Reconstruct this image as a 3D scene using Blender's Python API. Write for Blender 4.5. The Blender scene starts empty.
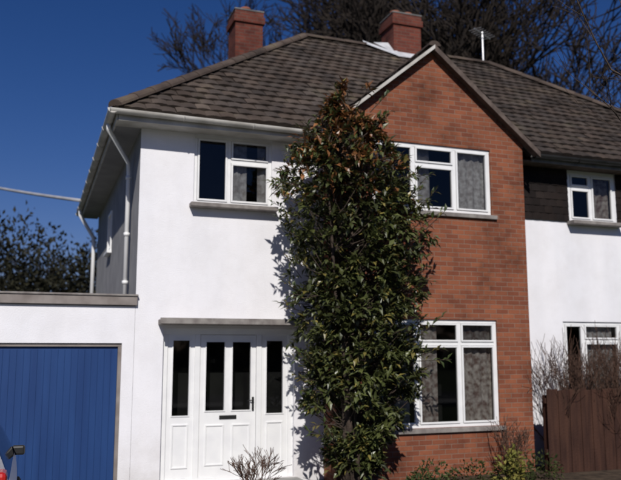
import bpy, bmesh, math, random
from mathutils import Vector, Matrix, noise
R=random.Random(7)
rad=math.radians
scene=bpy.context.scene
COL=scene.collection
GR=-0.20   # ground level

# ------------------------------------------------------------------ materials
def nmat(name):
    m=bpy.data.materials.new(name); m.use_nodes=True
    nt=m.node_tree; b=nt.nodes["Principled BSDF"]
    return m,nt,b
def N(nt,t,**k):
    n=nt.nodes.new(t)
    for a,v in k.items(): setattr(n,a,v)
    return n
def ramp(nt,stops):
    r=N(nt,'ShaderNodeValToRGB')
    e=r.color_ramp.elements
    while len(e)<len(stops): e.new(0.5)
    for i,(p,c) in enumerate(stops):
        e[i].position=p; e[i].color=(c[0],c[1],c[2],1)
    return r
def surf(name,c1,c2,scale=3.0,rough=0.8,bump=0.0,bscale=40,streak=False,spec=0.3,detail=6,metal=0,grime=None):
    m,nt,b=nmat(name)
    tc=N(nt,'ShaderNodeTexCoord'); mp=N(nt,'ShaderNodeMapping')
    if streak: mp.inputs['Scale'].default_value=(3,3,0.35)
    nt.links.new(tc.outputs['Object'],mp.inputs[0])
    n=N(nt,'ShaderNodeTexNoise'); n.inputs['Scale'].default_value=scale; n.inputs['Detail'].default_value=detail
    nt.links.new(mp.outputs[0],n.inputs['Vector'])
    r=ramp(nt,[(0.35,c1),(0.65,c2)])
    nt.links.new(n.outputs['Fac'],r.inputs[0]); outc=r.outputs[0]
    if grime:
        sx=N(nt,'ShaderNodeSeparateXYZ'); nt.links.new(tc.outputs['Object'],sx.inputs[0])
        n3=N(nt,'ShaderNodeTexNoise'); n3.inputs['Scale'].default_value=2.0; n3.inputs['Detail'].default_value=10; n3.inputs['Roughness'].default_value=.7
        nt.links.new(tc.outputs['Object'],n3.inputs['Vector'])
        mr=N(nt,'ShaderNodeMapRange'); mr.inputs[1].default_value=-.2; mr.inputs[2].default_value=.7; mr.inputs[3].default_value=.75; mr.inputs[4].default_value=0
        nt.links.new(sx.outputs[2],mr.inputs[0])
        r3=ramp(nt,[(.42,(0,0,0)),(.8,(1,1,1))]); nt.links.new(n3.outputs['Fac'],r3.inputs[0])
        ad=N(nt,'ShaderNodeMath',operation='MULTIPLY_ADD'); nt.links.new(mr.outputs[0],ad.inputs[0]); nt.links.new(n3.outputs['Fac'],ad.inputs[1])
        ml=N(nt,'ShaderNodeMath',operation='MULTIPLY'); nt.links.new(r3.outputs[0],ml.inputs[0]); ml.inputs[1].default_value=.24
        nt.links.new(ml.outputs[0],ad.inputs[2])
        mg=N(nt,'ShaderNodeMix',data_type='RGBA'); mg.clamp_factor=True
        nt.links.new(ad.outputs[0],mg.inputs[0]); nt.links.new(outc,mg.inputs[6]); mg.inputs[7].default_value=(*grime,1); outc=mg.outputs[2]
    nt.links.new(outc,b.inputs['Base Color'])
    b.inputs['Roughness'].default_value=rough; b.inputs['Specular IOR Level'].default_value=spec
    b.inputs['Metallic'].default_value=metal
    if bump:
        n2=N(nt,'ShaderNodeTexNoise'); n2.inputs['Scale'].default_value=bscale; n2.inputs['Detail'].default_value=5
        nt.links.new(tc.outputs['Object'],n2.inputs['Vector'])
        bp=N(nt,'ShaderNodeBump'); bp.inputs['Strength'].default_value=bump; bp.inputs['Distance'].default_value=0.02
        nt.links.new(n2.outputs['Fac'],bp.inputs['Height']); nt.links.new(bp.outputs[0],b.inputs['Normal'])
    return m
def brickmat(name,c1,c2,mortar):
    m,nt,b=nmat(name)
    tc=N(nt,'ShaderNodeTexCoord'); sx=N(nt,'ShaderNodeSeparateXYZ'); nt.links.new(tc.outputs['Object'],sx.inputs[0])
    ad=N(nt,'ShaderNodeMath',operation='ADD'); nt.links.new(sx.outputs[0],ad.inputs[0]); nt.links.new(sx.outputs[1],ad.inputs[1])
    cx=N(nt,'ShaderNodeCombineXYZ'); nt.links.new(ad.outputs[0],cx.inputs[0]); nt.links.new(sx.outputs[2],cx.inputs[1])
    br=N(nt,'ShaderNodeTexBrick'); nt.links.new(cx.outputs[0],br.inputs['Vector'])
    br.inputs['Scale'].default_value=1; br.inputs['Brick Width'].default_value=0.225; br.inputs['Row Height'].default_value=0.075
    br.inputs['Mortar Size'].default_value=0.007; br.inputs['Mortar Smooth'].default_value=0.4
    br.inputs['Color1'].default_value=(*c1,1); br.inputs['Color2'].default_value=(*c2,1); br.inputs['Mortar'].default_value=(*mortar,1)
    n=N(nt,'ShaderNodeTexNoise'); n.inputs['Scale'].default_value=1.6; n.inputs['Detail'].default_value=10; n.inputs['Roughness'].default_value=.68
    nt.links.new(tc.outputs['Object'],n.inputs['Vector'])
    r=ramp(nt,[(0.3,(0.5,0.49,0.5)),(0.5,(.95,.95,.95)),(0.72,(1.25,1.2,1.15))]); nt.links.new(n.outputs['Fac'],r.inputs[0])
    mx=N(nt,'ShaderNodeMix',data_type='RGBA',blend_type='MULTIPLY'); mx.inputs[0].default_value=1
    nt.links.new(br.outputs['Color'],mx.inputs[6]); nt.links.new(r.outputs[0],mx.inputs[7])
    nt.links.new(mx.outputs[2],b.inputs['Base Color'])
    b.inputs['Roughness'].default_value=0.9; b.inputs['Specular IOR Level'].default_value=0.15
    bp=N(nt,'ShaderNodeBump',invert=True); bp.inputs['Strength'].default_value=0.5; bp.inputs['Distance'].default_value=0.01
    nt.links.new(br.outputs['Fac'],bp.inputs['Height']); nt.links.new(bp.outputs[0],b.inputs['Normal'])
    return m
def vcolmat(name,rough=0.5,spec=0.4,transl=0.0):
    m,nt,b=nmat(name)
    a=N(nt,'ShaderNodeVertexColor'); a.layer_name="Col"
    nt.links.new(a.outputs[0],b.inputs['Base Color'])
    b.inputs['Roughness'].default_value=rough; b.inputs['Specular IOR Level'].default_value=spec
    if transl:
        out=nt.nodes['Material Output']; t=N(nt,'ShaderNodeBsdfTranslucent'); nt.links.new(a.outputs[0],t.inputs[0])
        mx=N(nt,'ShaderNodeMixShader'); mx.inputs[0].default_value=transl
        nt.links.new(b.outputs[0],mx.inputs[1]); nt.links.new(t.outputs[0],mx.inputs[2]); nt.links.new(mx.outputs[0],out.inputs[0])
    return m
def glassmat():
    m,nt,b=nmat("window_glass"); nt.nodes.remove(b)
    out=nt.nodes['Material Output']
    tr=N(nt,'ShaderNodeBsdfTransparent'); tr.inputs[0].default_value=(0.6,0.62,0.63,1)
    gl=N(nt,'ShaderNodeBsdfGlossy'); gl.inputs['Roughness'].default_value=0.03
    fr=N(nt,'ShaderNodeFresnel'); fr.inputs[0].default_value=1.5
    mx=N(nt,'ShaderNodeMixShader'); nt.links.new(fr.outputs[0],mx.inputs[0])
    nt.links.new(tr.outputs[0],mx.inputs[1]); nt.links.new(gl.outputs[0],mx.inputs[2]); nt.links.new(mx.outputs[0],out.inputs[0])
    return m
def tilemat(name):
    m,nt,b=nmat(name)
    a=N(nt,'ShaderNodeVertexColor'); a.layer_name="Col"
    tc=N(nt,'ShaderNodeTexCoord')
    n=N(nt,'ShaderNodeTexNoise'); n.inputs['Scale'].default_value=1.3; n.inputs['Detail'].default_value=10; n.inputs['Roughness'].default_value=0.7
    nt.links.new(tc.outputs['Object'],n.inputs['Vector'])
    r=ramp(nt,[(0.33,(0.55,0.54,0.53)),(0.55,(1.0,0.97,0.93)),(0.68,(1.25,1.3,1.05)),(.8,(1.7,1.75,1.4))]); nt.links.new(n.outputs['Fac'],r.inputs[0])
    mx=N(nt,'ShaderNodeMix',data_type='RGBA',blend_type='MULTIPLY'); mx.inputs[0].default_value=1
    nt.links.new(a.outputs[0],mx.inputs[6]); nt.links.new(r.outputs[0],mx.inputs[7]); nt.links.new(mx.outputs[2],b.inputs['Base Color'])
    b.inputs['Roughness'].default_value=0.85; b.inputs['Specular IOR Level'].default_value=0.2
    n2=N(nt,'ShaderNodeTexNoise'); n2.inputs['Scale'].default_value=30; nt.links.new(tc.outputs['Object'],n2.inputs['Vector'])
    bp=N(nt,'ShaderNodeBump'); bp.inputs['Strength'].default_value=0.4; bp.inputs['Distance'].default_value=0.01
    nt.links.new(n2.outputs['Fac'],bp.inputs['Height']); nt.links.new(bp.outputs[0],b.inputs['Normal'])
    return m

M={}
M['render']=surf("white_render",(0.76,0.755,0.78),(0.82,0.81,0.83),scale=0.8,rough=0.85,bump=0.25,bscale=60,streak=True,spec=0.2,grime=(.45,.42,.39))
M['siderender']=surf("shaded_side_render",(0.27,0.265,0.27),(0.33,0.325,0.325),scale=2.2,rough=0.95,bump=0.4,bscale=60,spec=0.1)  # darker copy of the render: the side wall's shade is in its colour
M['brick']=brickmat("red_brick",(0.255,0.09,0.047),(0.17,0.057,0.033),(0.21,0.135,0.10))
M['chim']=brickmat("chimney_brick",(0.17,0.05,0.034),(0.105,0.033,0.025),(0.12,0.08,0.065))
M['tile']=tilemat("roof_tile")
M['upvc']=surf("white_paint_frame",(0.74,0.74,0.74),(0.80,0.80,0.79),scale=5,rough=0.4,spec=0.5)
M['cream']=surf("aged_white_plastic",(0.38,0.36,0.32),(0.57,0.55,0.51),scale=3,rough=0.5,spec=0.4)
M['sill']=surf("sill_stone",(0.17,0.15,0.14),(0.27,0.25,0.23),scale=8,rough=0.8)
M['fasc']=surf("weathered_fascia",(0.17,0.145,0.13),(0.26,0.23,0.21),scale=4,rough=0.7)
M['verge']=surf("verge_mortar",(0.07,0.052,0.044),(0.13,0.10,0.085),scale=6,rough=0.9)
M['felt']=surf("roof_felt",(0.12,0.12,0.12),(0.2,0.19,0.18),scale=5,rough=0.95)
M['glass']=glassmat()
M['dark']=surf("dark_interior",(0.012,0.011,0.011),(0.03,0.028,0.026),scale=2,rough=0.9)
M['curt']=surf("net_curtain",(0.36,0.32,0.30),(0.66,0.63,0.61),scale=14,rough=0.9)
M['curt2']=surf("patterned_curtain",(0.20,0.13,0.11),(0.58,0.52,0.46),scale=13,rough=0.9)
M['blue']=surf("blue_door_paint",(0.010,0.038,0.135),(0.014,0.050,0.165),scale=2,rough=0.5,spec=0.3,streak=True)
M['lead']=surf("lead_flashing",(0.45,0.46,0.48),(0.6,0.61,0.63),scale=6,rough=0.45)
M['metal']=surf("aluminium",(0.5,0.5,0.5),(0.65,0.65,0.65),scale=6,rough=0.35,metal=0.7)
M['black']=surf("black_iron",(0.01,0.01,0.01),(0.025,0.025,0.025),rough=0.4)
M['fence']=surf("fence_wood",(0.03,0.012,0.008),(0.06,0.026,0.016),scale=4,rough=0.85,streak=True,bump=0.4)
M['bark']=surf("bark",(0.03,0.022,0.016),(0.07,0.05,0.038),scale=14,rough=0.9,bump=0.5)
M['darkbark']=surf("dark_bark",(0.012,0.009,0.007),(0.028,0.02,0.015),scale=14,rough=0.9)
M['twig']=surf("twig_bark",(0.05,0.028,0.02),(0.10,0.056,0.038),scale=14,rough=0.9)
M['leaf']=vcolmat("evergreen_leaf",rough=0.38,spec=0.5,transl=0.15)
M['leaf2']=vcolmat("foliage",rough=0.7,spec=0.2)
M['soil']=surf("garden_soil",(0.03,0.02,0.012),(0.08,0.055,0.035),scale=6,rough=1,bump=0.8,bscale=15)
M['grass']=surf("grass",(0.03,0.045,0.015),(0.06,0.075,0.028),scale=2,rough=1,bump=0.8,bscale=30)
M['drive']=surf("driveway_concrete",(0.16,0.15,0.14),(0.26,0.25,0.23),scale=3,rough=0.95,bump=0.4)
M['asph']=surf("asphalt",(0.04,0.04,0.042),(0.065,0.065,0.065),scale=6,rough=0.95,bump=0.4)
M['kerb']=surf("kerb_concrete",(0.25,0.25,0.24),(0.36,0.35,0.33),scale=5,rough=0.9)
M['terra']=surf("terracotta",(0.2,0.08,0.05),(0.27,0.10,0.06),scale=6,rough=0.8)
M['cable']=surf("cable_sheath",(0.3,0.3,0.32),(0.4,0.4,0.42),scale=3,rough=0.6)
M['carpaint']=surf("white_car_paint",(0.78,0.78,0.78),(0.8,0.8,0.8),rough=0.25,spec=0.5)
M['rubber']=surf("tyre_rubber",(0.015,0.015,0.015),(0.025,0.025,0.025),rough=0.8)
M['tail']=surf("tail_light_red",(0.4,0.01,0.01),(0.45,0.02,0.015),rough=0.2,spec=0.6)
M['carglass']=surf("car_glass",(0.01,0.012,0.014),(0.014,0.016,0.018),rough=0.05,spec=0.8)
M['white']=surf("painted_line",(0.7,0.7,0.68),(0.8,0.8,0.78),rough=0.7)

# ------------------------------------------------------------------ geometry helpers
def mk(name,bm,mat,parent=None,smooth=False):
    me=bpy.data.meshes.new(name); bm.to_mesh(me); bm.free()
    for m_ in (mat if isinstance(mat,(list,tuple)) else [mat]): me.materials.append(m_)
    if smooth:
        for p in me.polygons: p.use_smooth=True
    o=bpy.data.objects.new(name,me); COL.objects.link(o)
    if parent: o.parent=parent
    return o
def empty(name,loc=(0,0,0)):
    e=bpy.data.objects.new(name,None); COL.objects.link(e); e.location=loc; return e
def addbox(bm,x0,x1,y0,y1,z0,z1,bev=0.0,mi=0):
    vs=[bm.verts.new(p) for p in [(x0,y0,z0),(x1,y0,z0),(x1,y1,z0),(x0,y1,z0),(x0,y0,z1),(x1,y0,z1),(x1,y1,z1),(x0,y1,z1)]]
    fs=[]
    for f in [(0,3,2,1),(4,5,6,7),(0,1,5,4),(1,2,6,5),(2,3,7,6),(3,0,4,7)]:
        q=bm.faces.new([vs[i] for i in f]); q.material_index=mi; fs.append(q)
    if bev>0:
        es=list({e for f in fs for e in f.edges})
        bmesh.ops.bevel(bm,geom=es,offset=bev,segments=2,affect='EDGES',profile=0.5)
def box(name,x0,x1,y0,y1,z0,z1,mat,parent=None,bev=0.0):
    bm=bmesh.new(); addbox(bm,x0,x1,y0,y1,z0,z1,bev); return mk(name,bm,mat,parent)
def quad(bm,pts,mi=0):
    f=bm.faces.new([bm.verts.new(p) for p in pts]); f.material_index=mi; return f
def addtube(bm,pts,rads,sides=6,cap=True,mi=0):
    pts=[Vector(p) for p in pts]; rings=[]
    up=Vector((0.13,0.21,1)).normalized()
    for i,p in enumerate(pts):
        d=(pts[min(i+1,len(pts)-1)]-pts[max(i-1,0)]).normalized()
        a=d.cross(up)
        if a.length<0.05: a=d.cross(Vector((1,0.1,0)))
        a.normalize(); b=d.cross(a)
        r=rads[i] if isinstance(rads,(list,tuple)) else rads
        rings.append([bm.verts.new(p+(a*math.cos(2*math.pi*k/sides)+b*math.sin(2*math.pi*k/sides))*r) for k in range(sides)])
    for i in range(len(rings)-1):
        for k in range(sides):
            f=bm.faces.new([rings[i][k],rings[i][(k+1)%sides],rings[i+1][(k+1)%sides],rings[i+1][k]]); f.material_index=mi
    if cap:
        bm.faces.new(rings[0][::-1]).material_index=mi; bm.faces.new(rings[-1]).material_index=mi
def tube(name,pts,r,mat,parent=None,sides=10):
    bm=bmesh.new(); addtube(bm,pts,r,sides); return mk(name,bm,mat,parent,smooth=True)

def wall_front(name,x0,x1,z0,z1,y,ops,mat,parent,reveal=0.12,extra=None):
    bm=bmesh.new()
    xs=sorted({x0,x1}|{o[0] for o in ops}|{o[1] for o in ops}); zs=sorted({z0,z1}|{o[2] for o in ops}|{o[3] for o in ops})
    for i in range(len(xs)-1):
        for j in range(len(zs)-1):
            cx=(xs[i]+xs[i+1])/2; cz=(zs[j]+zs[j+1])/2
            if any(o[0]<cx<o[1] and o[2]<cz<o[3] for o in ops): continue
            quad(bm,[(xs[i],y,zs[j]),(xs[i+1],y,zs[j]),(xs[i+1],y,zs[j+1]),(xs[i],y,zs[j+1])])
    for a,b,c,d in ops:
        yr=y+reveal
        quad(bm,[(a,y,c),(a,y,d),(a,yr,d),(a,yr,c)]); quad(bm,[(b,y,d),(b,y,c),(b,yr,c),(b,yr,d)])
        quad(bm,[(a,y,c),(a,yr,c),(b,yr,c),(b,y,c)]); quad(bm,[(a,y,d),(b,y,d),(b,yr,d),(a,yr,d)])
    if extra: extra(bm)
    bmesh.ops.remove_doubles(bm,verts=bm.verts,dist=0.0005)
    return mk(name,bm,mat,parent)

def window(tag,x0,x1,z0,z1,y,cols,parent,transom=None,sill=True,curtains=None,fw=0.055,mat='upvc'):
    fr=bmesh.new(); gl=bmesh.new()
    yf=y; yb=y+0.07
    addbox(fr,x0,x1,yf,yb,z0,z0+fw,0.006); addbox(fr,x0,x1,yf,yb,z1-fw,z1,0.006)
    addbox(fr,x0,x0+fw,yf+.001,yb,z0+fw,z1-fw,0.006); addbox(fr,x1-fw,x1,yf+.001,yb,z0+fw,z1-fw,0.006)
    xs=[x0+fw]+cols+[x1-fw]
    for c in cols: addbox(fr,c-fw/2,c+fw/2,yf+.001,yb,z0+fw,z1-fw,0.006)
    for i in range(len(xs)-1):
        a=xs[i]+(fw/2 if i>0 else 0); b=xs[i+1]-(fw/2 if i<len(xs)-2 else 0)
        panes=[(z0+fw,z1-fw)]
        if transom and i in transom:
            t=transom[i]; addbox(fr,a,b,yf+.002,yb,t-fw/2,t+fw/2,0.006); panes=[(z0+fw,t-fw/2),(t+fw/2,z1-fw)]
        for (p,q) in panes:
            s=0.032
            addbox(fr,a+.004,b-.004,yf-.018,yf+.03,p+.004,p+s,0.004); addbox(fr,a+.004,b-.004,yf-.018,yf+.03,q-s,q-.004,0.004)
            addbox(fr,a+.004,a+s,yf-.017,yf+.03,p+s,q-s,0.004); addbox(fr,b-s,b-.004,yf-.017,yf+.03,p+s,q-s,0.004)
            tl=R.uniform(-.004,.004); tl2=R.uniform(-.003,.003)
            quad(gl,[(a+s-.01,yf+.012+tl,p+s-.01),(b-s+.01,yf+.012-tl,p+s-.01),(b-s+.01,yf+.012-tl+tl2,q-s+.01),(a+s-.01,yf+.012+tl+tl2,q-s+.01)])
    mk(tag+"_frame",fr,M[mat],parent); mk(tag+"_glass",gl,M['glass'],parent)
    if sill: box(tag+"_sill",x0-.06,x1+.06,y-.2,y+.03,z0-.065,z0-.002,M['sill'],parent,0.008)
    for k,(a,b,mm) in enumerate(curtains or []):
        cb=bmesh.new(); n=max(6,int((b-a)/0.025)); prev=None
        for i in range(n+1):
            x=a+(b-a)*i/n; yy=y+.100+.014*math.sin(i*1.15+k)+.006*math.sin(i*2.9)
            cur=(cb.verts.new((x,yy,z0+.01)),cb.verts.new((x,yy+.005*math.sin(i*.7),z1-.01)))
            if prev: cb.faces.new([prev[0],cur[0],cur[1],prev[1]])
            prev=cur
        mk(tag+"_curtain_%d"%k,cb,M[mm],parent,smooth=True)

def clip(poly,ax,val,keep_ge):
    out=[]
    for i in range(len(poly)):
        p=poly[i]; q=poly[(i+1)%len(poly)]
        ip=(p[ax]>=val-1e-9) if keep_ge else (p[ax]<=val+1e-9)
        iq=(q[ax]>=val-1e-9) if keep_ge else (q[ax]<=val+1e-9)
        if ip: out.append(p)
        if ip!=iq:
            t=(val-p[ax])/(q[ax]-p[ax]); r=[p[0]+(q[0]-p[0])*t,p[1]+(q[1]-p[1])*t]; out.append(tuple(r))
    return out
def slope(name,poly,sdir,tdir,parent,col=(0.078,0.062,0.053),gauge=0.25,tw=0.22,seed=1,lipf=1.0):
    rr=random.Random(seed)
    P=[Vector(p) for p in poly]; o=P[0]; s=Vector(sdir).normalized(); t=Vector(tdir).normalized(); n=s.cross(t).normalized()
    if n.z<-.001: n=-n
    pl=[((p-o).dot(s),(p-o).dot(t)) for p in P]
    s0=min(p[0] for p in pl); s1=max(p[0] for p in pl); t0=min(p[1] for p in pl); t1=max(p[1] for p in pl)
    bm=bmesh.new(); cl=bm.loops.layers.float_color.new("Col")
    def pos(a,b,h): return o+s*a+t*b+n*h
    k=0
    while t0+k*gauge<t1-1e-4:
        ta=t0+k*gauge; tb=min(ta+gauge,t1)
        row=clip(clip(pl,1,ta,True),1,tb,False)
        if len(row)>=3:
            off=(k%2)*0.5*tw
            i0=int(math.floor((s0-off)/tw))-1; i1=int(math.ceil((s1-off)/tw))+1
            for i in range(i0,i1):
                a0=off+i*tw; j=rr.uniform(-.006,.009); sl=rr.uniform(-.005,.005)
                c=rr.uniform(0.72,1.25); w=rr.uniform(-.08,.08)
                cc=(col[0]*c*(1+w*.6),col[1]*c,col[2]*c*(1-w*.6),1)
                if rr.random()<.04: cc=(cc[0]*1.35,cc[1]*1.35,cc[2]*1.3,1)
                sub=[a0,a0+tw*.15,a0+tw*.38,a0+tw*.62,a0+tw*.85,a0+tw]
                prof=lambda x:0.014*math.sin(math.pi*min(1,max(0,(x-a0)/tw)))
                for q in range(5):
                    cell=clip(clip(row,0,sub[q],True),0,sub[q+1],False)
                    if len(cell)<3: continue
                    H=lambda p:(0.012+prof(p[0])+0.026*(1-(p[1]-ta)/gauge)+j+sl*((p[0]-a0)/tw))*lipf
                    try: f=bm.faces.new([bm.verts.new(pos(p[0],p[1],H(p))) for p in cell])
                    except: continue
                    for l in f.loops: l[cl]=cc
                    lo=sorted([p for p in cell if abs(p[1]-ta)<1e-6])
                    if len(lo)>=2:
                        a,b=lo[0],lo[-1]
                        if b[0]-a[0]>1e-5:
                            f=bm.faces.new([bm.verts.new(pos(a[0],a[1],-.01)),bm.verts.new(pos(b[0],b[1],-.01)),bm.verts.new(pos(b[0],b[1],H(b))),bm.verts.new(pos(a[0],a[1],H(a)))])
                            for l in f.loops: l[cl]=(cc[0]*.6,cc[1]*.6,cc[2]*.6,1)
        k+=1
    f=bm.faces.new([bm.verts.new(pos(p[0],p[1],-.03)) for p in pl])
    for l in f.loops: l[cl]=(.03,.03,.03,1)
    return mk(name,bm,M['tile'],parent)
def capline(name,p0,p1,parent,r=0.115,seg=0.42,col=(0.095,0.073,0.062)):
    p0=Vector(p0);p1=Vector(p1); L=(p1-p0).length; n=max(1,int(L/seg)); d=(p1-p0).normalized()
    side=d.cross(Vector((0,0,1))).normalized(); up=side.cross(d)
    if up.z<0: up=-up
    bm=bmesh.new(); cl=bm.loops.layers.float_color.new("Col")
    for i in range(n):
        a=p0+d*(L*i/n); b=p0+d*(L*(i+1)/n+.02); c=R.uniform(.75,1.25); ra=r*1.07; rb=r*.95
        ra+=R.uniform(-.004,.004)
        A=[];B=[]
        for k in range(9):
            th=math.pi*(k/8)
            A.append(bm.verts.new(a+side*math.cos(th)*ra+up*(math.sin(th)*ra*.8-.02))); B.append(bm.verts.new(b+side*math.cos(th)*rb+up*(math.sin(th)*rb*.8-.02)))
        fs=[bm.faces.new([A[k],A[k+1],B[k+1],B[k]]) for k in range(8)]; fs.append(bm.faces.new(A))
        for f in fs:
            for l in f.loops: l[cl]=(col[0]*c,col[1]*c,col[2]*c,1)
    return mk(name,bm,M['tile'],parent)

# ------------------------------------------------------------------ dimensions
FY=11.0; BY=19.0; WX=1.33; PX=7.70
GY=10.5; GX0=4.22; GX1=7.68; APX=5.95
EZ=5.14; EY=10.6; EX=0.9; TAN=0.79
RY=15.0; RZ=EZ+TAN*(RY-EY)
HIPX=EX+(RY-EY); ZB=-.3

# ------------------------------------------------------------------ main house
H=empty("semi_detached_house")
up_win=(2.13,3.36,3.92,5.0); door_op=(1.74,3.74,-.13,2.06)
wall_front("white_front_wall",WX,GX0,ZB,5.03,FY,[up_win,door_op],M['render'],H,reveal=.14)
bm=bmesh.new()
sw=(15.2,15.9,3.7,4.5)
ys=[FY,sw[0],sw[1],BY]; zs=[ZB,sw[2],sw[3],5.03]
for i in range(3):
    for j in range(3):
        if i==1 and j==1: continue
        quad(bm,[(WX,ys[i],zs[j]),(WX,ys[i],zs[j+1]),(WX,ys[i+1],zs[j+1]),(WX,ys[i+1],zs[j])])
a,b,c,d=sw
for q in [((a,c),(a,d)),((a,d),(b,d)),((b,d),(b,c)),((b,c),(a,c))]:
    quad(bm,[(WX,q[0][0],q[0][1]),(WX,q[1][0],q[1][1]),(WX+.12,q[1][0],q[1][1]),(WX+.12,q[0][0],q[0][1])])
bmesh.ops.remove_doubles(bm,verts=bm.verts,dist=.0005)
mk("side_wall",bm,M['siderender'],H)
bm=bmesh.new()
for (p,q,r,s) in [(a,b,c,c+.05),(a,b,d-.05,d),(a,a+.05,c+.05,d-.05),(b-.05,b,c+.05,d-.05)]:
    addbox(bm,WX-.03,WX+.09,p,q,r,s,.004)
mk("side_window_frame",bm,M['upvc'],H)
bm=bmesh.new(); quad(bm,[(WX+.06,a,c),(WX+.06,a,d),(WX+.06,b,d),(WX+.06,b,c)]); mk("side_window_glass",bm,M['glass'],H)
box("side_window_sill",WX-.09,WX+.06,a-.05,b+.05,c-.06,c-.002,M['upvc'],H,.006)
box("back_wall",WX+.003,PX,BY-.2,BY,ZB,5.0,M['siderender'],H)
box("interior_core",WX+.35,PX-.05,11.75,BY-.3,ZB,5.0,M['dark'],H)
box("first_floor_slab",WX+.14,PX-.05,11.15,11.75,2.5,2.75,M['dark'],H)
gw_u=(4.86,7.03,3.95,5.06); gw_l=(4.86,7.05,0.55,2.22)
GZ=6.70; GS=0.82
def tri(bm):
    gs=GS; top=GZ-.11
    quad(bm,[(GX0,GY,5.06),(GX1,GY,5.06),(GX1,GY,top-gs*(GX1-APX)),(APX,GY,top),(GX0,GY,top-gs*(APX-GX0))])
wall_front("brick_gable_wall",GX0,GX1,ZB,5.06,GY,[gw_u,gw_l],M['brick'],H,reveal=.12,extra=tri)
bm=bmesh.new()
quad(bm,[(GX0,GY,ZB),(GX0,GY,5.13),(GX0,FY+.3,5.13),(GX0,FY+.3,ZB)]); quad(bm,[(GX1,GY,ZB),(GX1,FY+.3,ZB),(GX1,FY+.3,5.13),(GX1,GY,5.13)])
mk("brick_returns",bm,M['brick'],H)
for nm,w in (("upper",gw_u),("lower",gw_l)):
    box(nm+"_tile_sill",w[0]-.08,w[1]+.08,GY-.05,GY+.1,w[2]-.07,w[2]-.002,M['sill'],H,.006)
window("landing_window",*up_win,FY+.03,[2.68],H,transom={1:4.62},curtains=[(2.72,2.98,'curt'),(3.16,3.32,'curt')])
window("bedroom_window",*gw_u,GY+.03,[5.60,6.35],H,transom={1:4.72},sill=False,curtains=[(4.95,5.3,'curt2'),(5.66,5.95,'curt'),(6.4,6.98,'curt')])
window("living_room_window",*gw_l,GY+.03,[5.60,6.36],H,transom={0:1.84,2:1.84,1:1.84},sill=False,curtains=[(5.0,5.5,'curt'),(5.65,6.0,'curt2'),(6.42,7.0,'curt2')])
# door set
fy=FY+.06
bm=bmesh.new(); gl=bmesh.new()
x0,x1,z0,z1=door_op
def fb(a,b,c,d,y0=fy,y1=fy+.08,bev=.006): addbox(bm,a,b,y0,y1,c,d,bev)
fb(x0,x1,z1-.09,z1); fb(x0,x0+.08,z0,z1-.09); fb(x1-.08,x1,z0,z1-.09); fb(2.22,2.30,z0,z1-.09,fy+.001); fb(3.16,3.24,z0,z1-.09,fy+.001)
fb(x0+.08,x1-.08,z0-.02,z0+.05,fy+.002)
def panel(a,b,c,d,gz0,gz1,gx):
    xs=[a]+[v for g in gx for v in g]+[b]
    fb(a,b,c,gz0,fy+.02,fy+.06,.003); fb(a,b,gz1,d,fy+.02,fy+.06,.003)
    for i in range(0,len(xs),2): fb(xs[i],xs[i+1],gz0,gz1,fy+.021,fy+.06,.003)
    for g in gx:
        quad(gl,[(g[0],fy+.045,gz0),(g[1],fy+.045,gz0),(g[1],fy+.045,gz1),(g[0],fy+.045,gz1)])
        for q in [(g[0]-.015,g[0],gz0-.015,gz1+.015),(g[1],g[1]+.015,gz0-.015,gz1+.015),(g[0],g[1],gz0-.015,gz0),(g[0],g[1],gz1,gz1+.015)]:
            addbox(bm,q[0],q[1],fy+.008,fy+.03,q[2],q[3])
panel(1.82,2.22,z0+.05,1.97,.80,1.88,[(1.90,2.14)])
panel(3.24,3.66,z0+.05,1.97,.80,1.88,[(3.32,3.58)])
panel(2.305,3.155,z0+.05,1.965,.86,1.86,[(2.39,2.67),(2.79,3.07)])
for (a,b,c,d) in [(2.39,2.67,.08,.66),(2.79,3.07,.08,.66),(1.90,2.14,.06,.68),(3.32,3.58,.06,.68)]:
    for q in [(a,b,c,c+.022),(a,b,d-.022,d),(a,a+.022,c+.022,d-.022),(b-.022,b,c+.022,d-.022)]:
        addbox(bm,q[0],q[1],fy+.006,fy+.022,q[2],q[3],.004)
mk("front_door_and_frame",bm,M['upvc'],H); mk("front_door_glass",gl,M['glass'],H)
bm=bmesh.new()
addbox(bm,2.60,2.86,fy+.004,fy+.024,.735,.79,.006); addbox(bm,3.095,3.125,fy-.005,fy+.021,.85,1.05,.006); addtube(bm,[(3.11,fy-.03,1.0),(3.02,fy-.03,1.0)],.009,8); addtube(bm,[(3.11,fy-.03,1.0),(3.11,fy+.01,1.0)],.009,8)
mk("letterbox_and_handle",bm,M['black'],H)
box("door_back_curtain",1.8,3.7,fy+.5,fy+.52,ZB,2.0,M['dark'],H)
box("door_canopy",1.66,3.86,FY-.32,FY+.02,2.10,2.18,M['fasc'],H,.008)
box("door_canopy_trim",1.64,3.88,FY-.34,FY-.321,2.11,2.195,M['sill'],H,.004)
box("door_step",1.7,3.8,FY-.45,FY+.02,-.28,-.135,M['kerb'],H,.015)
bm=bmesh.new(); addbox(bm,3.80,4.0,FY-.015,FY-.001,1.30,1.42,.004); mk("house_number_plate",bm,M['sill'],H)
bm=bmesh.new()
for xx in (3.845,3.895,3.935): addbox(bm,xx,xx+.018,FY-.02,FY-.014,1.33,1.39)
mk("house_number_digits",bm,M['white'],H)

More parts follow.
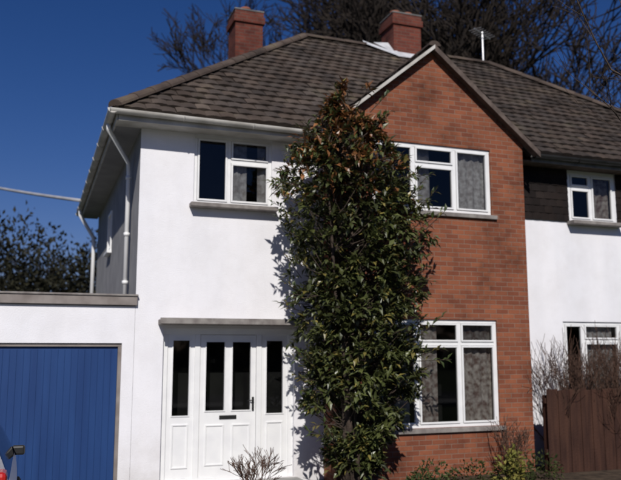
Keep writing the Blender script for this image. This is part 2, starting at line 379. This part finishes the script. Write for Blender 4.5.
# roof
tf=Vector((0,1,TAN)).normalized(); ts=Vector((1,0,TAN)).normalized()
slope("main_roof_front",[(EX,EY,EZ),(PX,EY,EZ),(PX,RY,RZ),(HIPX,RY,RZ)],(1,0,0),tf,H,seed=2)
slope("main_roof_side",[(EX,2*RY-EY,EZ),(EX,EY,EZ),(HIPX,RY,RZ)],(0,-1,0),ts,H,seed=3)
bm=bmesh.new(); cl=bm.loops.layers.float_color.new("Col")
f=quad(bm,[(EX,2*RY-EY,EZ),(HIPX,RY,RZ),(PX,RY,RZ),(PX,2*RY-EY,EZ)])
for l in f.loops: l[cl]=(.1,.075,.06,1)
mk("main_roof_back",bm,M['tile'],H)
GO=10.37
for nm,sx in (("left",-1),("right",1)):
    xe=APX+sx*1.97; ze=GZ-GS*1.97
    ye=EY+max(0,(ze-EZ)/TAN)
    t=Vector((-sx,0,GS)).normalized()
    slope("gable_roof_"+nm,[(xe,GO,ze),(xe,ye+.05,ze),(APX,EY+(GZ-EZ)/TAN+.02,GZ),(APX,GO,GZ)],(0,1,0),t,H,seed=5+sx)
    bm=bmesh.new(); w=.05 if sx<0 else .08
    A=[(xe+sx*.02,ze-.0),(APX,GZ+.02),(APX,GZ+.02-w*1.32),(xe+sx*.02,ze-w*1.2)]
    fr_=[bm.verts.new((p[0],GO-.025,p[1])) for p in A]; bk=[bm.verts.new((p[0],GO+.005,p[1])) for p in A]
    bm.faces.new(fr_); bm.faces.new(bk[::-1])
    for i in range(4): bm.faces.new([fr_[i],bk[i],bk[(i+1)%4],fr_[(i+1)%4]])
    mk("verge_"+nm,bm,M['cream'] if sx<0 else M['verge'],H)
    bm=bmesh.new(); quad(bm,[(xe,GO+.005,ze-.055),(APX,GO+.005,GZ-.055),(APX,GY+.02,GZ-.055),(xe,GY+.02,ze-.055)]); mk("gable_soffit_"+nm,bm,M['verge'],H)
# brick infill under the verge
bm=bmesh.new()
for sx in (-1,1):
    quad(bm,[(APX,GY+.001,GZ-.11),(APX,GY+.001,GZ-.03),(APX+sx*1.75,GY+.001,GZ-.03-GS*1.75),(APX+sx*1.75,GY+.001,GZ-.11-GS*1.75)])
mk("brick_under_verge",bm,M['brick'],H)
capline("gable_ridge_tiles",(APX,GO-.02,GZ+.02),(APX,EY+(GZ-EZ)/TAN,GZ+.02),H,r=.1)
capline("hip_tiles_front",(EX,EY,EZ+.05),(HIPX,RY,RZ+.05),H)
capline("hip_tiles_rear",(EX,2*RY-EY,EZ+.05),(HIPX,RY,RZ+.05),H)
capline("main_ridge_tiles",(HIPX,RY,RZ+.04),(PX,RY,RZ+.04),H)
box("front_soffit",EX+.06,4.0,EY+.06,FY,5.0,5.015,M['cream'],H); box("side_soffit",EX+.06,WX,EY+.06,19.35,5.001,5.016,M['siderender'],H)
box("front_fascia",EX+.05,4.0,EY+.035,EY+.059,4.985,5.13,M['cream'],H); box("side_fascia",EX+.035,EX+.059,EY+.035,19.38,4.985,5.13,M['cream'],H)
def gutter(name,p0,p1,parent,r=.062):
    p0=Vector(p0);p1=Vector(p1);d=(p1-p0).normalized();s=d.cross(Vector((0,0,1)));bm=bmesh.new();A=[];B=[]
    prof=[(math.cos(math.pi*k/10),-math.sin(math.pi*k/10)) for k in range(11)]
    prof=[(c*r,q*r) for c,q in prof]+[(-c*(r-.006),q*(r-.006)) for c,q in prof]
    for c,q in prof:
        A.append(bm.verts.new(p0+s*c+Vector((0,0,q)))); B.append(bm.verts.new(p1+s*c+Vector((0,0,q))))
    n=len(prof)
    for i in range(n): bm.faces.new([A[i],A[(i+1)%n],B[(i+1)%n],B[i]])
    bm.faces.new(A[:11]); bm.faces.new(B[:11])
    L=(p1-p0).length; m_=int(L/.9)
    for i in range(m_+1):
        c=p0+d*(L*i/max(1,m_)); addtube(bm,[c+s*(math.cos(math.pi*k/8)*(r+.006))+Vector((0,0,-math.sin(math.pi*k/8)*(r+.006))) for k in range(9)],.007,4)
    return mk(name,bm,M['cream'],parent)
gutter("front_gutter",(EX-.07,EY-.03,5.12),(3.98,EY-.03,5.09),H); gutter("side_gutter",(EX-.03,EY-.07,5.12),(EX-.03,19.4,5.12),H)
pr=.036
tube("front_downpipe",[(EX-.03,11.15,5.06),(EX-.03,11.15,4.98),(1.24,11.8,4.66),(1.26,11.85,4.5),(1.26,11.85,2.56)],pr,M['upvc'],H)
bm=bmesh.new()
for z in (4.4,3.5,2.75): addtube(bm,[(1.26,11.85,z),(1.26,11.85,z+.05)],pr+.012,10)
mk("downpipe_collars",bm,M['upvc'],H,True)
tube("rear_downpipe",[(EX-.03,18.6,5.06),(EX-.03,18.6,4.95),(1.20,18.75,4.45),(1.22,18.75,4.3),(1.22,18.75,2.5)],.045,M['upvc'],H)

def chimney(name,x0,x1,y0,y1,z0,z1,pots,parent):
    bm=bmesh.new()
    addbox(bm,x0,x1,y0,y1,z0,z1-.3); addbox(bm,x0-.04,x1+.04,y0-.04,y1+.04,z1-.3,z1-.15); addbox(bm,x0-.015,x1+.015,y0-.015,y1+.015,z1-.15,z1-.04)
    mk(name+"_stack",bm,M['chim'],parent)
    bm=bmesh.new(); addbox(bm,x0-.03,x1+.03,y0-.03,y1+.03,z1-.04,z1,.015); mk(name+"_flaunching",bm,M['felt'],parent)
    bm=bmesh.new()
    for px_ in pots:
        cx=px_; cy=(y0+y1)/2
        addtube(bm,[(cx,cy,z1),(cx,cy,z1+.1),(cx,cy,z1+.12),(cx,cy,z1+.15)],[.11,.095,.12,.115],14)
    mk(name+"_pots",bm,M['terra'],parent,True)
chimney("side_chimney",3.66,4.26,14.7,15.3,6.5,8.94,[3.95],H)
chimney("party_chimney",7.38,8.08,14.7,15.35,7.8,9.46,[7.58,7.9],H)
bm=bmesh.new()
def onroof(x,y,h=.07): return (x,y,EZ+TAN*(y-EY)+h)
quad(bm,[onroof(7.0,14.99,.16),onroof(7.38,14.6,.1),onroof(7.5,14.55,.1),onroof(7.38,15.0,.2)])
quad(bm,[onroof(6.72,14.98,.17),onroof(6.75,14.90,.13),onroof(7.38,14.45,.1),onroof(7.38,14.62,.12)])
quad(bm,[onroof(7.35,14.5,.08),onroof(8.1,14.5,.08),onroof(8.1,14.69,.12),onroof(7.35,14.69,.12)])
mk("chimney_lead_flashing",bm,M['lead'],H)

# ------------------------------------------------------------------ garage
G=empty("garage")
gd=(-1.25,1.16,ZB,1.84)
wall_front("garage_front_wall",-1.6,WX-.003,ZB,2.36,FY,[gd],M['render'],G,reveal=.1)
box("garage_left_wall",-1.6,-1.4,FY+.003,17,ZB,2.36,M['siderender'],G)
box("garage_back_wall",-1.399,WX-.003,16.8,17,ZB,2.36,M['siderender'],G)
box("garage_roof",-1.68,WX-.004,FY-.03,17.1,2.361,2.48,M['felt'],G)
box("garage_fascia",-1.7,WX+.02,FY-.055,FY-.012,2.375,2.50,M['fasc'],G,.004)
box("garage_roof_trim",-1.72,WX+.03,FY-.075,FY-.005,2.503,2.53,M['sill'],G,.006)
bm=bmesh.new()
n=26; w=(gd[1]-gd[0]-.1)/n
addbox(bm,gd[0]+.05,gd[1]-.05,FY+.07,FY+.09,GR+.01,gd[3]-.05)
for i in range(n):
    xx=gd[0]+.05+i*w; addbox(bm,xx+.003,xx+w-.003,FY+.064,FY+.0695,GR+.04,gd[3]-.09,.002)
mk("garage_door",bm,M['blue'],G)
bm=bmesh.new(); addbox(bm,gd[0],gd[0]+.05,FY+.03,FY+.095,GR,gd[3]-.05,.004); addbox(bm,gd[1]-.05,gd[1],FY+.03,FY+.095,GR,gd[3]-.05,.004); addbox(bm,gd[0],gd[1],FY+.03,FY+.095,gd[3]-.05,gd[3],.004)
mk("garage_door_frame",bm,M['fasc'],G)
bm=bmesh.new(); addbox(bm,-.75,-.63,FY+.03,FY+.063,.85,.92,.006); mk("garage_door_handle",bm,M['black'],G)

# ------------------------------------------------------------------ neighbouring house
Q=empty("neighbouring_house"); NX=14.1; RE=10.1
w1=(9.0,10.05,4.05,4.97); w2=(8.75,10.6,.95,2.24)
wall_front("neighbour_front_wall",GX1+.003,NX,ZB,5.0,FY,[w1,w2],M['render'],Q,reveal=.12)
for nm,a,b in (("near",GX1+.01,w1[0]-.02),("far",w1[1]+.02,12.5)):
    slope("neighbour_dark_band_"+nm,[(a,FY-.012,4.04),(b,FY-.012,4.04),(b,FY-.012,4.995),(a,FY-.012,4.995)],(1,0,0),(0,0,1),Q,col=(.016,.0115,.0105),gauge=.13,tw=.17,seed=3,lipf=.35)  # near-black courses across the upper wall, either side of the window
window("neighbour_bedroom_window",*w1,FY+.0,[9.5],Q,transom={0:4.68},curtains=[(9.55,10.0,'curt2')])
window("neighbour_living_window",*w2,FY+.03,[9.2,10.0],Q,transom={1:1.9},curtains=[(9.25,9.9,'curt'),(10.1,10.5,'curt')])
box("neighbour_interior",PX+.05,NX-.25,11.6,BY-.3,ZB,4.95,M['dark'],Q); box("neighbour_back_wall",PX+.003,NX,BY-.2,BY,ZB,5,M['siderender'],Q); box("neighbour_side_wall",NX-.2,NX-.003,FY+.003,BY-.203,ZB,5,M['siderender'],Q)
slope("neighbour_roof_front",[(PX+.002,EY,EZ),(NX+.4,EY,EZ),(RE,RY,RZ),(PX+.002,RY,RZ)],(1,0,0),tf,Q,seed=12,col=(.062,.049,.042))
bm=bmesh.new(); cl=bm.loops.layers.float_color.new("Col")
for pts in ([(PX+.002,RY,RZ),(RE,RY,RZ),(NX+.4,2*RY-EY,EZ),(PX+.002,2*RY-EY,EZ)],[(NX+.4,EY,EZ),(NX+.4,2*RY-EY,EZ),(RE,RY,RZ)]):
    f=bm.faces.new([bm.verts.new(p) for p in pts])
    for l in f.loops: l[cl]=(.1,.075,.06,1)
mk("neighbour_roof_rear",bm,M['tile'],Q)
capline("neighbour_ridge_tiles",(8.1,RY,RZ+.04),(RE,RY,RZ+.04),Q)
capline("neighbour_hip_tiles",(NX+.4,EY,EZ+.05),(RE,RY,RZ+.05),Q)
box("neighbour_soffit",7.75,NX,EY+.06,FY-.003,5.0,5.015,M['verge'],Q); box("neighbour_fascia",7.97,NX+.35,EY+.035,EY+.059,4.985,5.13,M['felt'],Q)
o=gutter("neighbour_gutter",(7.98,EY-.03,5.1),(NX+.4,EY-.03,5.1),Q); o.data.materials[0]=M['black']
tube("neighbour_downpipe",[(7.80,FY-.09,5.0),(7.80,FY-.09,3.9)],.034,M['upvc'],Q)
bm=bmesh.new(); ax,ay,az=9.95,15.0,RZ
addtube(bm,[(ax,ay,az),(ax,ay,az+.85)],.025,6); addtube(bm,[(ax-.35,ay-.2,az+.8),(ax+.35,ay+.2,az+.8)],.016,6)
for i in range(7):
    t_=-.32+i*.1; cx,cy=ax+t_,ay+t_*.57; addtube(bm,[(cx-.08,cy+.14,az+.8),(cx+.08,cy-.14,az+.8)],.01,4)
mk("roof_aerial",bm,M['metal'],Q)

# ------------------------------------------------------------------ leaves
def addleaf(bm,cl,base,d,up,L,W,col,fold=.2):
    d=d.normalized(); s=d.cross(up)
    if s.length<.05: s=d.cross(Vector((1,0,0)))
    s.normalize(); n=s.cross(d)
    b=bm.verts.new(base); t=bm.verts.new(base+d*L-n*L*.12)
    m1=bm.verts.new(base+d*L*.5)
    l=bm.verts.new(base+d*L*.48+s*W*.5+n*W*fold); r=bm.verts.new(base+d*L*.48-s*W*.5+n*W*fold)
    for q in ([b,l,m1],[b,m1,r],[m1,l,t],[m1,t,r]):
        f=bm.faces.new(q)
        for lo in f.loops: lo[cl]=(*col,1)
def rv(rr=R):
    while True:
        v=Vector((rr.uniform(-1,1),rr.uniform(-1,1),rr.uniform(-1,1)))
        if .1<v.length<1: return v.normalized()
prof=[(-.05,4.1,4.6),(0.5,3.75,4.95),(1.0,3.55,5.2),(1.6,3.5,5.45),(2.3,3.38,5.38),(2.8,3.35,5.32),(3.3,3.25,5.45),(3.8,3.10,5.55),(4.2,3.18,5.4),(4.6,3.38,5.02),(5.0,3.66,4.82),(5.3,3.88,4.72),(5.7,4.2,4.55)]
def pr_at(z):
    if z<=prof[0][0]: return prof[0][1:]
    for i in range(len(prof)-1):
        a,b=prof[i],prof[i+1]
        if a[0]<=z<=b[0]:
            t=(z-a[0])/(b[0]-a[0]); return (a[1]+(b[1]-a[1])*t,a[2]+(b[2]-a[2])*t)
    return prof[-1][1:]
T=empty("evergreen_tree")
TY=10.0
bm=bmesh.new(); lb=bmesh.new(); cl=lb.loops.layers.float_color.new("Col")
stems=[]
for k in range(7):
    ang=k*.9; bx=4.25+.09*math.cos(ang); by=TY+.09*math.sin(ang)
    zt=R.uniform(3.8,5.4) if k else 5.6
    xl,xr=pr_at(zt); tx=xl+(xr-xl)*R.uniform(.2,.8); ty=TY+R.uniform(-.35,.2)
    pts=[];rd=[]
    for i in range(12):
        t=i/11; pts.append(Vector((bx+(tx-bx)*t**1.4+.06*noise.noise(Vector((k*3,t*4,0))),by+(ty-by)*t**1.3+.06*noise.noise(Vector((k*3,t*4,9))),GR-.03+(zt-GR+.03)*t))); rd.append(.055*(1-t)+.008)
    addtube(bm,pts,rd,7); stems.append(pts)
cnt=0
while cnt<1560:
    z=R.uniform(.05,5.65); xl,xr=pr_at(z); c=(xl+xr)/2; hw=(xr-xl)/2
    a=R.uniform(0,2*math.pi); rr_=math.sqrt(R.uniform(.12,1))
    lump=1+.3*noise.noise(Vector((math.cos(a)*1.3,z*1.9,math.sin(a)*1.3+5)))
    rr_*=lump
    x=c+hw*rr_*math.cos(a); y=TY+min(.6,hw*.6)*rr_*math.sin(a)
    g=noise.noise(Vector((x*2.1,y*2.1+3,z*2.1)))
    if g<-.2: continue
    if x>GX0-.1 and y>GY-.12: continue
    if y>FY-.1: continue
    if z<1.0 and R.random()<.3: continue
    cnt+=1
    p=Vector((x,y,z)); out=Vector(((x-c)*1.0,(y-TY)*1.2,.25)).normalized()
    if R.random()<.3:
        st=R.choice(stems); q=min(st,key=lambda v:abs(v.z-(z-.5))); mid=(p+q)/2+Vector((0,0,-.05)); addtube(bm,[q,mid,p],[.012,.008,.004],4,cap=False)
    red=max(0,min(1,(z-3.6)/1.2))*max(0,1-abs(x-4.3)/1.4)
    tone=R.uniform(.45,1.35)*(1+.6*noise.noise(Vector((x*1.6,y,z*1.6+20))))
    nl=R.randint(8,13)
    for i in range(nl):
        d=(out*R.uniform(.3,1.2)+rv()*.95).normalized(); d.z-=.15
        if R.random()<red*.7: col=(.20*tone,.085*tone,.03*tone)
        elif R.random()<.09: col=(.18*tone,.15*tone,.04*tone)
        else:
            k=R.random(); col=((.044+.038*k)*tone,(.054+.038*k)*tone,(.016+.012*k)*tone)
        addleaf(lb,cl,p+rv()*R.uniform(0,.1),d,Vector((R.uniform(-.4,.4),R.uniform(-.7,.1),1)),R.uniform(.09,.17),R.uniform(.045,.07),col)
for s in range(80):
    z=R.uniform(.5,5.4); xl,xr=pr_at(z); sd=R.choice((-1,1)); x=(xl if sd<0 else xr)-sd*.1; y=TY+R.uniform(-.45,.2)
    p0=Vector((x,y,z)); d=Vector((sd*R.uniform(.5,1),R.uniform(-.5,.1),R.uniform(-.1,.9))).normalized(); L=R.uniform(.15,.38)
    addtube(bm,[p0-d*.2,p0+d*L],[.007,.003],4,cap=False)
    for i in range(int(L/.035)):
        col=(.05,.07,.02) if R.random()<.7 else (.12,.1,.03)
        addleaf(lb,cl,p0+d*(i*.035),(d+rv()*.9).normalized(),Vector((0,-.3,1)),R.uniform(.08,.14),R.uniform(.035,.055),col)
mk("trunk_and_limbs",bm,M['bark'],T,True); mk("leaves",lb,M['leaf'],T)

# ------------------------------------------------------------------ bare branching
def grow(bm,p,d,L,r,depth,rr,up=.15,spread=.55,wig=.14,sides=5,minr=.004,lo=2):
    n=4; pts=[p.copy()]; rd=[r]; q=p.copy(); dd=d.copy()
    for i in range(n):
        dd=(dd+rv(rr)*wig+Vector((0,0,up*.3))).normalized(); q=q+dd*(L/n)
        pts.append(q.copy()); rd.append(max(minr,r*(1-.45*(i+1)/n)))
    addtube(bm,pts,rd,sides if depth>1 else 3,cap=False)
    if depth<=0: return
    k=3 if depth>1 else rr.randint(3,4)
    if rr.random()<.35: k+=1
    for i in range(k):
        j=rr.randint(lo,n); b=pts[j]; nd=(dd+rv(rr)*spread+Vector((0,0,up))).normalized()
        grow(bm,b,nd,L*rr.uniform(.6,.84),max(minr,rd[j]*.64),depth-1,rr,up,spread,wig,sides,minr,lo)
def baretree(name,loc,h,r,seed,depth=6,mat='darkbark',spread=.6,minr=.016,wig=.16):
    rr=random.Random(seed); e=empty(name); bm=bmesh.new(); p=Vector((loc[0],loc[1],GR-.05))
    grow(bm,p,Vector((rr.uniform(-.05,.05),0,1)),h*.3,r,depth,rr,.1,spread,wig,5,minr)
    mk("trunk_and_branches",bm,M[mat],e,True)
baretree("bare_tree",(9.8,28,0),21,.3,11,7,spread=.7)
baretree("bare_tree",(12.6,29,0),23,.32,12,7,spread=.7,minr=.024)
baretree("bare_tree",(15.8,28,0),21,.3,16,7,spread=.7,minr=.024)
baretree("bare_tree",(13.8,33,0),25,.3,22,7,spread=.7,minr=.024)
baretree("bare_tree",(19.5,31,0),18,.25,15,6)
baretree("bare_tree",(-1.0,36,0),8.2,.16,17,5,minr=.02)
baretree("bare_tree",(1.2,38,0),8,.16,18,5,minr=.02)
# overhanging bare tree at right, trunk outside the picture
e=empty("overhanging_bare_tree"); bm=bmesh.new()
def S5(p,k=.55): return Vector((p[0]*k,p[1]*k,1.75+(p[2]-1.75)*k))
base=Vector((5.1,3.3,GR-.03)); P2=S5((9.1,6.7,4.2))
pts=[base,base+Vector((0,.05,.8)),Vector((5.06,3.4,2.0)),P2]
addtube(bm,pts,[.07,.06,.045,.035],8)
def whip(pts,r0,seed,tw=.6):
    rr=random.Random(seed); P=[Vector(p) for p in pts]; Q_=[]
    for i in range(len(P)-1):
        for k in range(4): Q_.append(P[i].lerp(P[i+1],k/4)+rv(rr)*.012)
    Q_.append(P[-1]); n=len(Q_)
    addtube(bm,Q_,[r0*(1-i/n)+.002 for i in range(n)],5,cap=False)
    for i in range(3,n):
        if rr.random()<tw:
            d=((Q_[i]-Q_[i-1]).normalized()+rv(rr)*.7).normalized()
            grow(bm,Q_[i],d,rr.uniform(.15,.4),.004,1,rr,.1,.5,.12,4,.0018)
b=pts[-1]
whip([b,S5((8.0,7.4,4.9)),S5((7.3,7.9,5.6)),S5((6.6,8.0,7.0))],.014,1,.8)
whip([b,S5((8.2,7.2,4.6)),S5((7.6,7.6,5.3)),S5((7.3,7.7,6.6))],.013,2,.8)
whip([b,S5((8.4,7.4,5.2)),S5((7.9,7.6,6.0)),S5((7.7,7.7,7.2))],.014,3,.8)
whip([b,S5((8.1,7.4,4.5)),S5((7.5,7.8,4.7)),S5((7.0,8.0,5.3))],.012,8,.8)
whip([pts[2],S5((8.5,7.3,3.2)),S5((7.8,7.8,3.0)),S5((7.5,8.0,3.5))],.007,5)
whip([pts[1],S5((8.3,7.4,2.0)),S5((7.9,7.7,2.5)),S5((7.7,7.9,3.1))],.006,6)
mk("trunk_and_branches",bm,M['bark'],e,True)
def bareshrub(name,loc,h,n,seed,sp=.5,mat='twig'):
    rr=random.Random(seed); e=empty(name); bm=bmesh.new()
    for i in range(n):
        d=Vector((rr.uniform(-sp,sp),rr.uniform(-sp,sp)*.7,1)).normalized()
        grow(bm,Vector((loc[0],loc[1],GR-.01))+Vector((rr.uniform(-.15,.15),rr.uniform(-.1,.1),0)),d,h*.42,.012,3,rr,.15,.6,.14,4,.0035)
    mk("stems",bm,M[mat],e)
bareshrub("bare_shrub",(8.4,10.6,0),2.1,11,31)
bareshrub("bare_shrub",(9.2,10.55,0),2.2,18,32)
bareshrub("bare_shrub",(10.1,10.55,0),2.1,16,33)
bareshrub("bare_shrub",(2.75,9.7,0),.7,6,34,.7)
bareshrub("bare_shrub",(6.9,9.9,0),.85,6,35,.5)

def leafmass(name,pts,n,L,cols,seed,mat='leaf2'):
    rr=random.Random(seed); bm=bmesh.new(); cl=bm.loops.layers.float_color.new("Col")
    for i in range(n):
        c,s=rr.choice(pts); c=Vector(c); v=rv(rr); q=rr.uniform(.55,1.05)
        q*=1+.25*noise.noise(Vector((v.x*2+c.x,v.y*2+c.y,v.z*2)))
        p=c+Vector((v.x*s[0],v.y*s[1],v.z*s[2]))*q
        if p.z<GR+.02: continue
        k=rr.random(); t=rr.uniform(.6,1.3); c0,c1=cols; col=tuple((c0[j]+(c1[j]-c0[j])*k)*t for j in range(3))
        addleaf(bm,cl,p,(v+rv(rr)).normalized(),rv(rr),L*rr.uniform(.6,1.3),L*.5*rr.uniform(.6,1.2),col)
    return mk(name,bm,M[mat])
leafmass("low_garden_plants",[((5.2,9.5,-.1),(.35,.25,.32)),((5.9,9.6,-.1),(.4,.25,.26)),((6.6,9.5,-.1),(.3,.2,.24)),((4.9,9.2,-.1),(.3,.2,.24)),((7.2,9.7,-.1),(.35,.2,.34))],2000,.07,((.02,.03,.008),(.06,.07,.02)),41)
leafmass("yellow_green_shrub",[((6.35,9.3,.02),(.22,.18,.30)),((6.5,9.35,.1),(.12,.1,.27))],460,.08,((.09,.10,.02),(.2,.17,.04)),42)
pts=[]
rr=random.Random(5)
for i in range(80):
    x=rr.uniform(-14,3.5); y=rr.uniform(29,36); h=rr.uniform(4.0,7.0); pts.append(((x,y,h*.5+.2),(rr.uniform(1,2),rr.uniform(1,2),h*.56)))
leafmass("distant_trees",pts,50000,.24,((.008,.009,.005),(.028,.026,.013)),43)
pts=[]
for i in range(120):
    a=rr.uniform(0,2*math.pi)
    if 0.9<a<2.4: continue
    rd=rr.uniform(46,60); h=rr.uniform(4,8); pts.append(((rd*math.cos(a),rd*math.sin(a)-8,h*.5),(rr.uniform(3,6),rr.uniform(3,5),h*.6)))
leafmass("unseen_tree_line",pts,9000,2.0,((.02,.03,.01),(.06,.07,.025)),44)  # unseen trees added so the windows reflect less bright sky

# ------------------------------------------------------------------ ground
def sheet(name,x0,x1,y0,y1,z,mat,n=1):
    bm=bmesh.new(); quad(bm,[(x0,y0,z),(x1,y0,z),(x1,y1,z),(x0,y1,z)]); return mk(name,bm,mat)
sheet("ground",-600,600,-600,600,GR,M['grass'])
sheet("driveway",-1.7,3.6,-2.2,FY,GR+.008,M['drive'])
sheet("flower_bed",3.75,12.5,8.9,GY,GR+.012,M['soil'])
sheet("road",-80,80,-10,-4,GR+.01,M['asph'])
bm=bmesh.new()
for xx in range(-40,40,4): quad(bm,[(xx,-7.05,GR+.015),(xx+2,-7.05,GR+.015),(xx+2,-6.95,GR+.015),(xx,-6.95,GR+.015)])
mk("road_markings",bm,M['white'])
box("pavement",-80,80,-4,-2.2,GR-.1,GR+.12,M['kerb'],None,.01)
F=empty("wooden_fence"); bm=bmesh.new(); x=7.72; i=0
while x<12.5:
    h=1.12+R.uniform(-.02,.02)-.02*(x-7.7); addbox(bm,x,x+.115,10.18+(i%2)*.016,10.195+(i%2)*.016,GR,h,.003); x+=.11; i+=1
mk("boards",bm,M['fence'],F)
bm=bmesh.new(); addbox(bm,7.7,12.5,10.215,10.25,.9,.98); addbox(bm,7.7,12.5,10.215,10.25,.1,.18)
for px_ in (7.75,9.5,11.3): addbox(bm,px_,px_+.1,10.251,10.35,GR,1.02,.01)
mk("posts_and_rails",bm,M['fence'],F)

C=empty("overhead_cable"); A=Vector((.88,19.2,5.42)); B=Vector((-5.6,37,9.9)); pts=[]
for i in range(25):
    t=i/24; p=A.lerp(B,t); p.z-=1.0*t*(1-t)*.6; pts.append(p)
bm=bmesh.new(); addtube(bm,pts,.045,6); mk("cable",bm,M['cable'],C,True)
PO=empty("utility_pole"); bm=bmesh.new(); addtube(bm,[(-5.6,37,GR-.1),(-5.6,37,10.2)],[.14,.1],10); addbox(bm,-6.0,-5.2,36.9,37.0,9.7,9.8); mk("pole",bm,M['bark'],PO)

# ------------------------------------------------------------------ parked car (rear towards us, only its corner is in view)
K=empty("parked_car",(0,0,GR+.058))
cx=-.93; y0=5.7; Lc=3.9
secs=[(0.00,.74,.38,.88,.60,.95),(.06,.80,.30,.95,.66,1.14),(.25,.84,.24,.98,.64,1.36),(.7,.845,.22,.95,.58,1.43),(1.5,.84,.22,.94,.58,1.45),(2.1,.84,.22,.93,.57,1.40),(2.75,.83,.22,.92,.62,.98),(3.4,.80,.24,.86,.6,.88),(3.75,.74,.3,.76,.55,.78),(3.9,.62,.38,.62,.45,.66)]
bm=bmesh.new(); rings=[]
for (yy,hw,zb,zw,rh,zt) in secs:
    half=[(hw*.82,zb),(hw,zb+.1),(hw*1.0,zb+.35*(zw-zb)+.1),(hw*.98,zw),(rh+(hw*.96-rh)*.3,zw+(zt-zw)*.75),(rh*.9,zt-.02),(rh*.5,zt+.005),(0,zt+.01)]
    ring=half+[(-a,b) for a,b in half[::-1][1:]]
    rings.append([bm.verts.new((cx+a,y0+yy,b)) for a,b in ring])
for i in range(len(rings)-1):
    n=len(rings[0])
    for k in range(n):
        f=bm.faces.new([rings[i][k],rings[i][(k+1)%n],rings[i+1][(k+1)%n],rings[i+1][k]])
        if k in (3,10) and 2<=i<=5: f.material_index=1
bm.faces.new(rings[0]); bm.faces.new(rings[-1][::-1])
bmesh.ops.recalc_face_normals(bm,faces=bm.faces)
o=mk("body",bm,[M['carpaint'],M['carglass']],K,True)
ss=o.modifiers.new("s",'SUBSURF'); ss.levels=2; ss.render_levels=2
bm=bmesh.new(); addbox(bm,cx-.5,cx+.5,y0+.0,y0+.12,.98,1.3,.03); mk("rear_window",bm,M['carglass'],K)
bm=bmesh.new()
for s in (-1,1): addbox(bm,cx+s*.735-.06,cx+s*.735+.06,y0-.01,y0+.2,.76,1.06,.03)
mk("tail_lights",bm,M['tail'],K)
bm=bmesh.new(); addbox(bm,cx-.78,cx+.78,y0-.08,y0+.16,.36,.56,.05); mk("rear_bumper",bm,M['carpaint'],K)
bm=bmesh.new(); addbox(bm,cx-.26,cx+.26,y0-.095,y0-.081,.42,.52); mk("number_plate",bm,M['white'],K)
bm=bmesh.new()
for s in (-1,1):
    for yy in (.7,3.15):
        X0=cx+s*.66; X1=cx+s*.86
        addtube(bm,[(X0,y0+yy,.25),(X0+s*.02,y0+yy,.25),(X1-s*.02,y0+yy,.25),(X1,y0+yy,.25)],[.27,.3,.3,.27],24)
mk("wheels",bm,M['rubber'],K)
bm=bmesh.new()
for s in (-1,1):
    for yy in (.7,3.15): addtube(bm,[(cx+s*.855,y0+yy,.25),(cx+s*.872,y0+yy,.25)],[.17,.14],16)
mk("wheel_hubs",bm,M['metal'],K)
bm=bmesh.new()
for s in (-1,1): addbox(bm,cx+s*.83-.06,cx+s*.83+.06,y0+2.3,y0+2.38,.88,.97,.02)
mk("door_mirrors",bm,M['black'],K)

# ------------------------------------------------------------------ light, sky, camera
saz=-19; sel=37
S=Vector((math.sin(rad(saz))*math.cos(rad(sel)),-math.cos(rad(saz))*math.cos(rad(sel)),math.sin(rad(sel))))
sl=bpy.data.lights.new("sun",'SUN'); sl.energy=4.1; sl.angle=rad(.5); sl.color=(1,.96,.91)
so=bpy.data.objects.new("sun",sl); COL.objects.link(so); so.rotation_euler=S.to_track_quat('Z','Y').to_euler()
w=bpy.data.worlds.new("World"); scene.world=w; w.use_nodes=True; nt=w.node_tree; bg=nt.nodes['Background']
sk=N(nt,'ShaderNodeTexSky',sky_type='NISHITA'); sk.sun_disc=False; sk.sun_elevation=rad(sel); sk.sun_rotation=rad(180-saz); sk.air_density=1.0; sk.dust_density=.3; sk.ozone_density=3
hs=N(nt,'ShaderNodeHueSaturation'); hs.inputs['Saturation'].default_value=1.3
mx=N(nt,'ShaderNodeMix',data_type='RGBA',blend_type='MULTIPLY'); mx.inputs[0].default_value=1; mx.inputs[7].default_value=(.78,.70,1,1)
nt.links.new(sk.outputs[0],hs.inputs['Color']); nt.links.new(hs.outputs[0],mx.inputs[6]); nt.links.new(mx.outputs[2],bg.inputs[0]); bg.inputs[1].default_value=.05
cam=bpy.data.cameras.new("camera"); cam.sensor_width=36; cam.lens=750/621*36; cam.clip_end=2000
cam.dof.use_dof=True; cam.dof.focus_distance=6.4; cam.dof.aperture_fstop=1.7
co=bpy.data.objects.new("camera",cam); COL.objects.link(co); co.location=(0,0,1.75); co.rotation_euler=(rad(90+8.3),0,rad(-20)); scene.camera=co
scene.view_settings.view_transform='Standard'; scene.view_settings.look='None'; scene.view_settings.exposure=0
